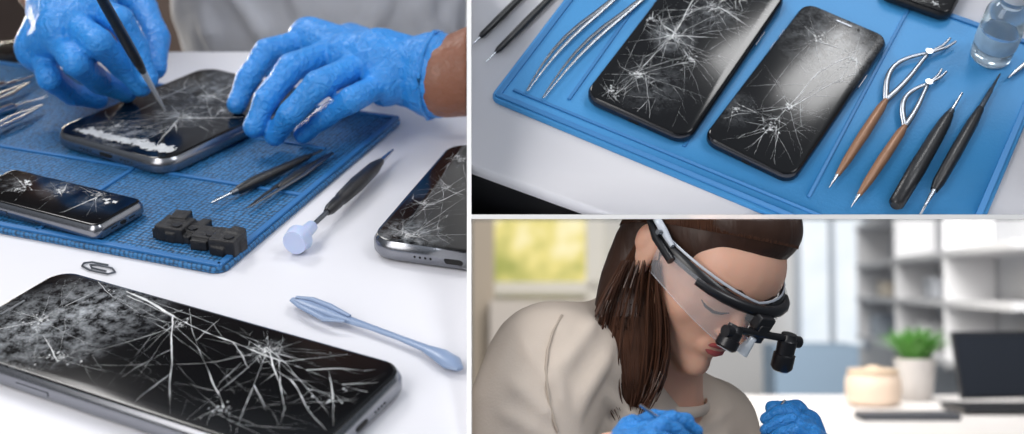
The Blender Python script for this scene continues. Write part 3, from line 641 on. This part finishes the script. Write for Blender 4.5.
lft = [646, 638, 632, 626, 619, 612, 605, 600, 597, 594, 593, 596, 601, 608, 617]; rgt_ = [668, 664, 660, 658, 658, 660, 662, 664, 666, 666, 665, 662, 657, 650, 642]
nS = len(vs_)
for i in range(1300):
    k = R2.uniform(-.03, 1.03); dr = R2.uniform(-.07, .07); off = R2.uniform(-.0018, .0004); e1 = R2.uniform(-10, 10)
    st_ = R2.choice([0, 0, 0, 1, 2, 3]); en = R2.choice([nS, nS, nS, nS - 1, nS - 2]); pts = []
    for j in range(st_, en):
        kk = k + dr * sin(j * .35); p = cast(hb, lft[j] + (rgt_[j] - lft[j]) * kk, vs_[j] + e1 * (j / nS) ** 3, off)
        if p is not None: pts.append(p)
    if len(pts) > 5 and max((pts[q + 1] - pts[q]).length for q in range(len(pts) - 1)) < .035:
        pts = smoothpath(pts, 3); m_ = len(pts); g.tube(pts, [.0003 if q in (0, m_ - 1) else .0008 for q in range(m_)], 4)
for i in range(170):   # loose strands around the lock
    k = R2.choice([R2.uniform(-.10, .12), R2.uniform(.88, 1.06), R2.random()]); ph = R2.uniform(0, 6.28); am = R2.uniform(.5, 2.5); en = R2.uniform(2, 20); dq = R2.uniform(1.392, 1.43); pts = []
    for j in range(3, nS):
        pts.append(D(lft[j] + (rgt_[j] - lft[j]) * k + am * sin(j * .4 + ph), vs_[j] + en * (j / nS) ** 2 - 4, dq + .006 * sin(j * .5 + ph)))
    g.tube(smoothpath(pts), [.0003] + [.0008] * (len(pts) - 2) + [.0002], 4)
hc0 = H(0, -.01, .03)
for i in range(1400):
    an = radians(R2.uniform(-88, 88)); off = R2.uniform(-.0008, .0010); dr = R2.uniform(-.05, .05)
    pts = []; be0 = radians(-62)
    for j in range(20):
        be = be0 + (radians(125) - be0) * j / 19; aa = an + dr * j / 19
        d_ = (sh * sin(aa) + (fh * -sin(be) + uh * cos(be)) * cos(aa)).normalized()
        h = hb.ray_cast(hc0 + d_ * .4, -d_)
        hf = wb.ray_cast(hc0 + d_ * .4, -d_)
        if h[0] is None: continue
        if hf[0] is not None and (hf[0] - hc0).length > (h[0] - hc0).length + .001: continue
        pts.append(h[0] + d_ * off)
    if len(pts) > 4 and max((pts[q + 1] - pts[q]).length for q in range(len(pts) - 1)) < .04:
        pts = smoothpath(pts); m_ = len(pts); g.tube(pts, [.0003 if q == 0 else .0008 for q in range(m_)], 4)
mk('hair_strand', g, M_strand, WS, parent=wo, kind='stuff')

fr2 = [.0100, .0094, .0084, .0073]
def hand2(w_, tips, thumb, lab):
    js = []
    for b_, m_, t_ in tips:
        B_ = D(*b_); T_ = D(*t_); Mm_ = D(*m_); js.append(([B_, Mm_, (Mm_ + T_) / 2 + Vector((0, 0, .003)), T_], fr2))
    js.append(([D(*p) for p in thumb], [.012, .0100, .0085]))
    glove(WS, w_, js, .0150, lab, wo, (w_ - D(*tips[1][0])).normalized() * .06, vox=.0010 / S, cr=.028)
hand2(wn, [((650, 434, 1.20), (672, 420, 1.20), (696, 432, 1.21)), ((641, 440, 1.17), (662, 426, 1.17), (688, 442, 1.18)), ((636, 448, 1.15), (652, 438, 1.14), (678, 452, 1.15)), ((630, 458, 1.13), (646, 451, 1.12), (666, 462, 1.13))],
      [(632, 430, 1.22), (654, 419, 1.245), (686, 421, 1.25)], 'blue nitrile glove, fingers curled over work')
hand2(wf, [((804, 426, 1.42), (790, 411, 1.42), (766, 419, 1.42)), ((808, 432, 1.39), (791, 421, 1.39), (766, 430, 1.39)), ((812, 440, 1.37), (795, 432, 1.36), (770, 441, 1.37)), ((816, 450, 1.35), (801, 445, 1.34), (778, 453, 1.35))],
      [(808, 422, 1.45), (797, 408, 1.465), (772, 408, 1.465)], 'blue nitrile glove, fingers pinched together')
for (q0, q1) in (((700, 447, 1.22), (640, 405, 1.20)), ((757, 440, 1.43), (785, 400, 1.44))):
    a_ = D(*q0); b_ = D(*q1); e = empty('probe', WS.M @ Matrix.Translation(a_), 'slim steel probe held in gloved fingers', 'probe', 'probes held in gloves')
    mk('shaft', G().tube([a_, a_ * .3 + b_ * .7, b_], [.0006, .0018, .0014], 8), M_steel, WS, parent=e)

# loupe glasses
e = empty('magnifier_glasses', WS.M @ Matrix.Translation(H(0, .1, 0)), 'black binocular magnifier glasses with clear shield worn by woman', 'glasses')
M_frame = mat('frame_black', col(24, 24, 28), .3); M_fgrey = mat('frame_grey', col(190, 196, 206), .25)
def arc(k, z0, z1=0, sc=1): return [H(sc * .083 * sin(radians(q)), sc * (.102 * cos(radians(q))), z0 + z1 * abs(sin(radians(q)))) for q in k]
ks = list(range(-80, 89, 8))
mk('brow_frame', G().tube(arc(ks, .006, .014), [.0034] * len(ks), 10, 1.8), M_frame, WS, parent=e)
mk('clear_rim', G().tube(arc(ks, .016, .012, .98), [.0010] * len(ks), 8, 1.5), M_fgrey, WS, parent=e, label='pale grey upper rim')
for s in (-1, 1):
    mk('temple_arm', G().tube([H(s * .083, .03, .026), H(s * .086, .01, .032), H(s * .089, -.02, .040), H(s * .090, -.045, .050), H(s * .084, -.07, .056)], [.0028, .0046, .0042, .0034, .0022], 10, 1.0), M_fgrey, WS, parent=e, label='pale grey temple arm')
    mk('strap_clip', G().tube([H(s * .084, .040, .014), H(s * .088, .008, .021), H(s * .090, -.012, .030)], [.0048, .0050, .0032], 10), M_frame, WS, parent=e)
    mk('hinge_screw', G().tube([H(s * .090, .012, .030), H(s * .095, .012, .030)], [.0035, .003], 12), M_steel, WS, parent=e)
g = G()
for i, q in enumerate(ks):
    for j in range(9):
        z = .006 - .050 * j / 8 * (1 - .25 * (sin(radians(q))) ** 2); zz = 1 - .10 * (j / 8) ** 2
        g.v.append(H(.084 * sin(radians(q)) * zz, .1045 * cos(radians(q)) * zz + .009, z + .014 * abs(sin(radians(q)))))
for i in range(len(ks) - 1):
    for j in range(8): g.f.append((i * 9 + j, (i + 1) * 9 + j, (i + 1) * 9 + j + 1, i * 9 + j + 1))
mk('shield_lens', g, M_clear, WS, parent=e, label='clear curved plastic shield')
edge = [g.v[i * 9 + 8] for i in range(len(ks))]
mk('shield_edge', G().tube(edge, .0007, 6), M_clear, WS, parent=e)
mk('visor', G().tube(arc(range(-50, 51, 10), .012, .0, 1.07), [.004, .0054, .0062, .0066, .0066, .0066, .0066, .0066, .0062, .0054, .004], 10, 1.0), M_frame, WS, parent=e)
mk('hinge_bracket', G().box(H(0, .113, .004), (.022, .022, .016), RH).box(H(0, .118, -.007), (.014, .016, .022), RH), M_frame, WS, parent=e, bevel=.002, smooth=True)
mk('loupe_bar', G().tube([H(-.040, .124, -.007), H(.044, .122, -.007)], .0040, 12), M_frame, WS, parent=e)
M_lens = mat('lens_glass', col(225, 232, 240), .05, coat=1)
for s, aa in ((1, .038), (-1, -.042)):
    dirn = (fh * .30 - uh * 1.0 + sh * (.25 if s > 0 else -.15)).normalized()
    a0 = H(aa, .122, -.002); q = .72 if s > 0 else 1.1
    mk('loupe_barrel', G().tube([a0, a0 + dirn * .006, a0 + dirn * .007, a0 + dirn * .020 * q, a0 + dirn * .021 * q, a0 + dirn * .034 * q, a0 + dirn * .037 * q], [.008, .0095, .0105, .0102, .0120, .0120, .0095], 20), M_frame, WS, parent=e)
    mk('loupe_lens', G().tube([a0 + dirn * .0365 * q, a0 + dirn * .0380 * q], [.0098, .0085], 20), M_lens, WS, parent=e)
    mk('adjust_knob', G().tube([H(aa + s * .004, .126, -.008), H(aa + s * .016, .126, -.008)], [.0065, .0065], 14), M_frame, WS, parent=e)
mk('head_lamp', G().tube([H(.012, .128, -.010), H(.012, .128, -.010) - uh * .020 + sh * .004], [.004, .0075], 16), M_lens, WS, parent=e)

# ============================================================ DIVIDERS
DV = Stage(Matrix.Identity(4))
def wp(u, v, d): return C + ray(u, v) * d
g = G(); rows = [(-40, .73, 1.5), (217, .695, 1.2), (470, .555, 1.0)]; vs = []
for v, n0, f0 in rows: vs.append([wp(467, v, n0), wp(471.3, v, n0), wp(471.3, v, f0), wp(467, v, f0)])
g.loops(vs); mk('wall_divider', g, M_trim, DV, kind='structure', smooth=False)
g = G(); g.loops([[wp(u, 214.6, .69), wp(u, 219, .69), wp(u, 219, 1.05), wp(u, 214.6, 1.05)] for u in (471.3, 1100)])
mk('trim_20', g, M_trim, DV, kind='structure', smooth=False)

# ============================================================ TRIM STAGES AT THE DIVIDERS
def vplane(u): return (rgt - fwd * ((u - 512) / F)).normalized()
def hplane(v): return (dwn - fwd * ((v - 217) / F)).normalized()
def trimset(objs, planes):
    for o in objs:
        if o.type != 'MESH': continue
        M = WMX[o.name]; Mi = M.inverted()
        for (nw, sg) in planes:
            ds = [sg * (M @ v.co - C).dot(nw) for v in o.data.vertices]
            if not ds or max(ds) <= 1e-6: continue
            if min(ds) >= 0:
                o['gone'] = 1; break
            bm = bmesh.new(); bm.from_mesh(o.data)
            co = Mi @ C; no = (M.to_3x3().transposed() @ (nw * sg)).normalized()
            r = bmesh.ops.bisect_plane(bm, geom=bm.verts[:] + bm.edges[:] + bm.faces[:], plane_co=co, plane_no=no, clear_outer=True)
            if not o.name.startswith('hair_strand'):
                ed = [x for x in r['geom_cut'] if isinstance(x, bmesh.types.BMEdge)]
                try: bmesh.ops.holes_fill(bm, edges=ed, sides=0)
                except Exception: pass
            bm.to_mesh(o.data); bm.free()
    for o in objs:
        if o.get('gone'): bpy.data.objects.remove(o)
trimset(LS.objs, [(vplane(466.8), 1)])
trimset(TS.objs, [(vplane(471.5), -1), (hplane(214.4), 1)])
trimset(WS.objs, [(vplane(471.5), -1), (hplane(219.2), -1)])

# ============================================================ LIGHTS, WORLD, CAMERA
def area(name, loc, tgt, size, power, c=(1, 1, 1), sy=None):
    L = bpy.data.lights.new(name, 'AREA'); L.energy = power; L.size = size; L.color = c
    if sy: L.shape = 'RECTANGLE'; L.size_y = sy
    o = bpy.data.objects.new(name, L); bpy.context.scene.collection.objects.link(o); o.location = loc
    o.rotation_euler = (Vector(tgt) - Vector(loc)).to_track_quat('-Z', 'Y').to_euler(); return o
area('window_light', (-.9, 1.7, 2.1), (-.15, .7, .75), .5, 12, (1, .98, .96))
area('front_fill', (-.7, .0, 1.9), (-.15, 1.2, .75), .4, 4.2, (1, .98, .96))  # unseen fill added to brighten the grey shirt
area('tray_key', (1.0, .3, 2.1), (.3, .65, .85), .5, 6.5, (.97, .98, 1))  # added key light above the tilted table, no fixture there
pw = TS.M @ TS.J(850, 36, .012); dv = (pw - C).normalized(); rf = dv - TN * 2 * dv.dot(TN)
area('glare_panel', pw + rf * 1.1, pw, .20, 3.0, (1, 1, 1), sy=.30)  # unseen panel added so the phone glass mirrors it as glare
area('room_fill', WS.M @ Vector((.9, 4.2, 1.9)), WS.M @ Vector((.9, 9, -.1)), .8, 32, (1, .98, .95))  # hidden fill added to brighten the wall behind the woman
area('shelf_fill', WS.M @ Vector((.2, 2.6, .62)), WS.M @ Vector((2.2, 7, 0)), .3, 6, (1, .98, .96))  # hidden fill added to lift the dark shelf interior
area('garden_light', WS.M @ Vector((-2.2, 4.2, 1.2)), WS.M @ Vector((-.1, 1.5, -.1)), .5, 18, (1, .91, .76))
area('desk_fill', WS.M @ Vector((1.0, 3.6, 1.0)), WS.M @ Vector((1.0, 3.6, -.3)), .5, 3.6, (1, .99, .97))  # hidden overhead fill added for the desk, not a lamp on it
area('face_light', WS.M @ Vector((-1.0, .1, .25)), WS.M @ Vector((.25, 1.5, -.1)), .5, 3.2, (1, .96, .92))
wd = bpy.data.worlds.new('world'); bpy.context.scene.world = wd; wd.use_nodes = True; nt = wd.node_tree; bg = nt.nodes['Background']
tc = nt.nodes.new('ShaderNodeTexCoord'); sp = nt.nodes.new('ShaderNodeSeparateXYZ'); cr = nt.nodes.new('ShaderNodeValToRGB')
nt.links.new(tc.outputs['Generated'], sp.inputs[0]); nt.links.new(sp.outputs['Z'], cr.inputs[0])
cr.color_ramp.elements[0].position = .25; cr.color_ramp.elements[0].color = (.16, .18, .20, 1); cr.color_ramp.elements[1].position = .95; cr.color_ramp.elements[1].color = (.80, .86, .95, 1)
nt.links.new(cr.outputs[0], bg.inputs[0]); bg.inputs[1].default_value = .62
cam = bpy.data.cameras.new('camera'); co = bpy.data.objects.new('camera', cam); bpy.context.scene.collection.objects.link(co)
co.location = C; co.rotation_euler = (pi / 2 - PT, 0, 0); cam.sensor_width = 36; cam.sensor_fit = 'HORIZONTAL'; cam.lens = F * 36 / 1024; cam.clip_start = .01
cam.dof.use_dof = True; cam.dof.focus_distance = .71; cam.dof.aperture_fstop = 6.8
bpy.context.scene.camera = co
bpy.context.scene.view_settings.view_transform = 'Standard'
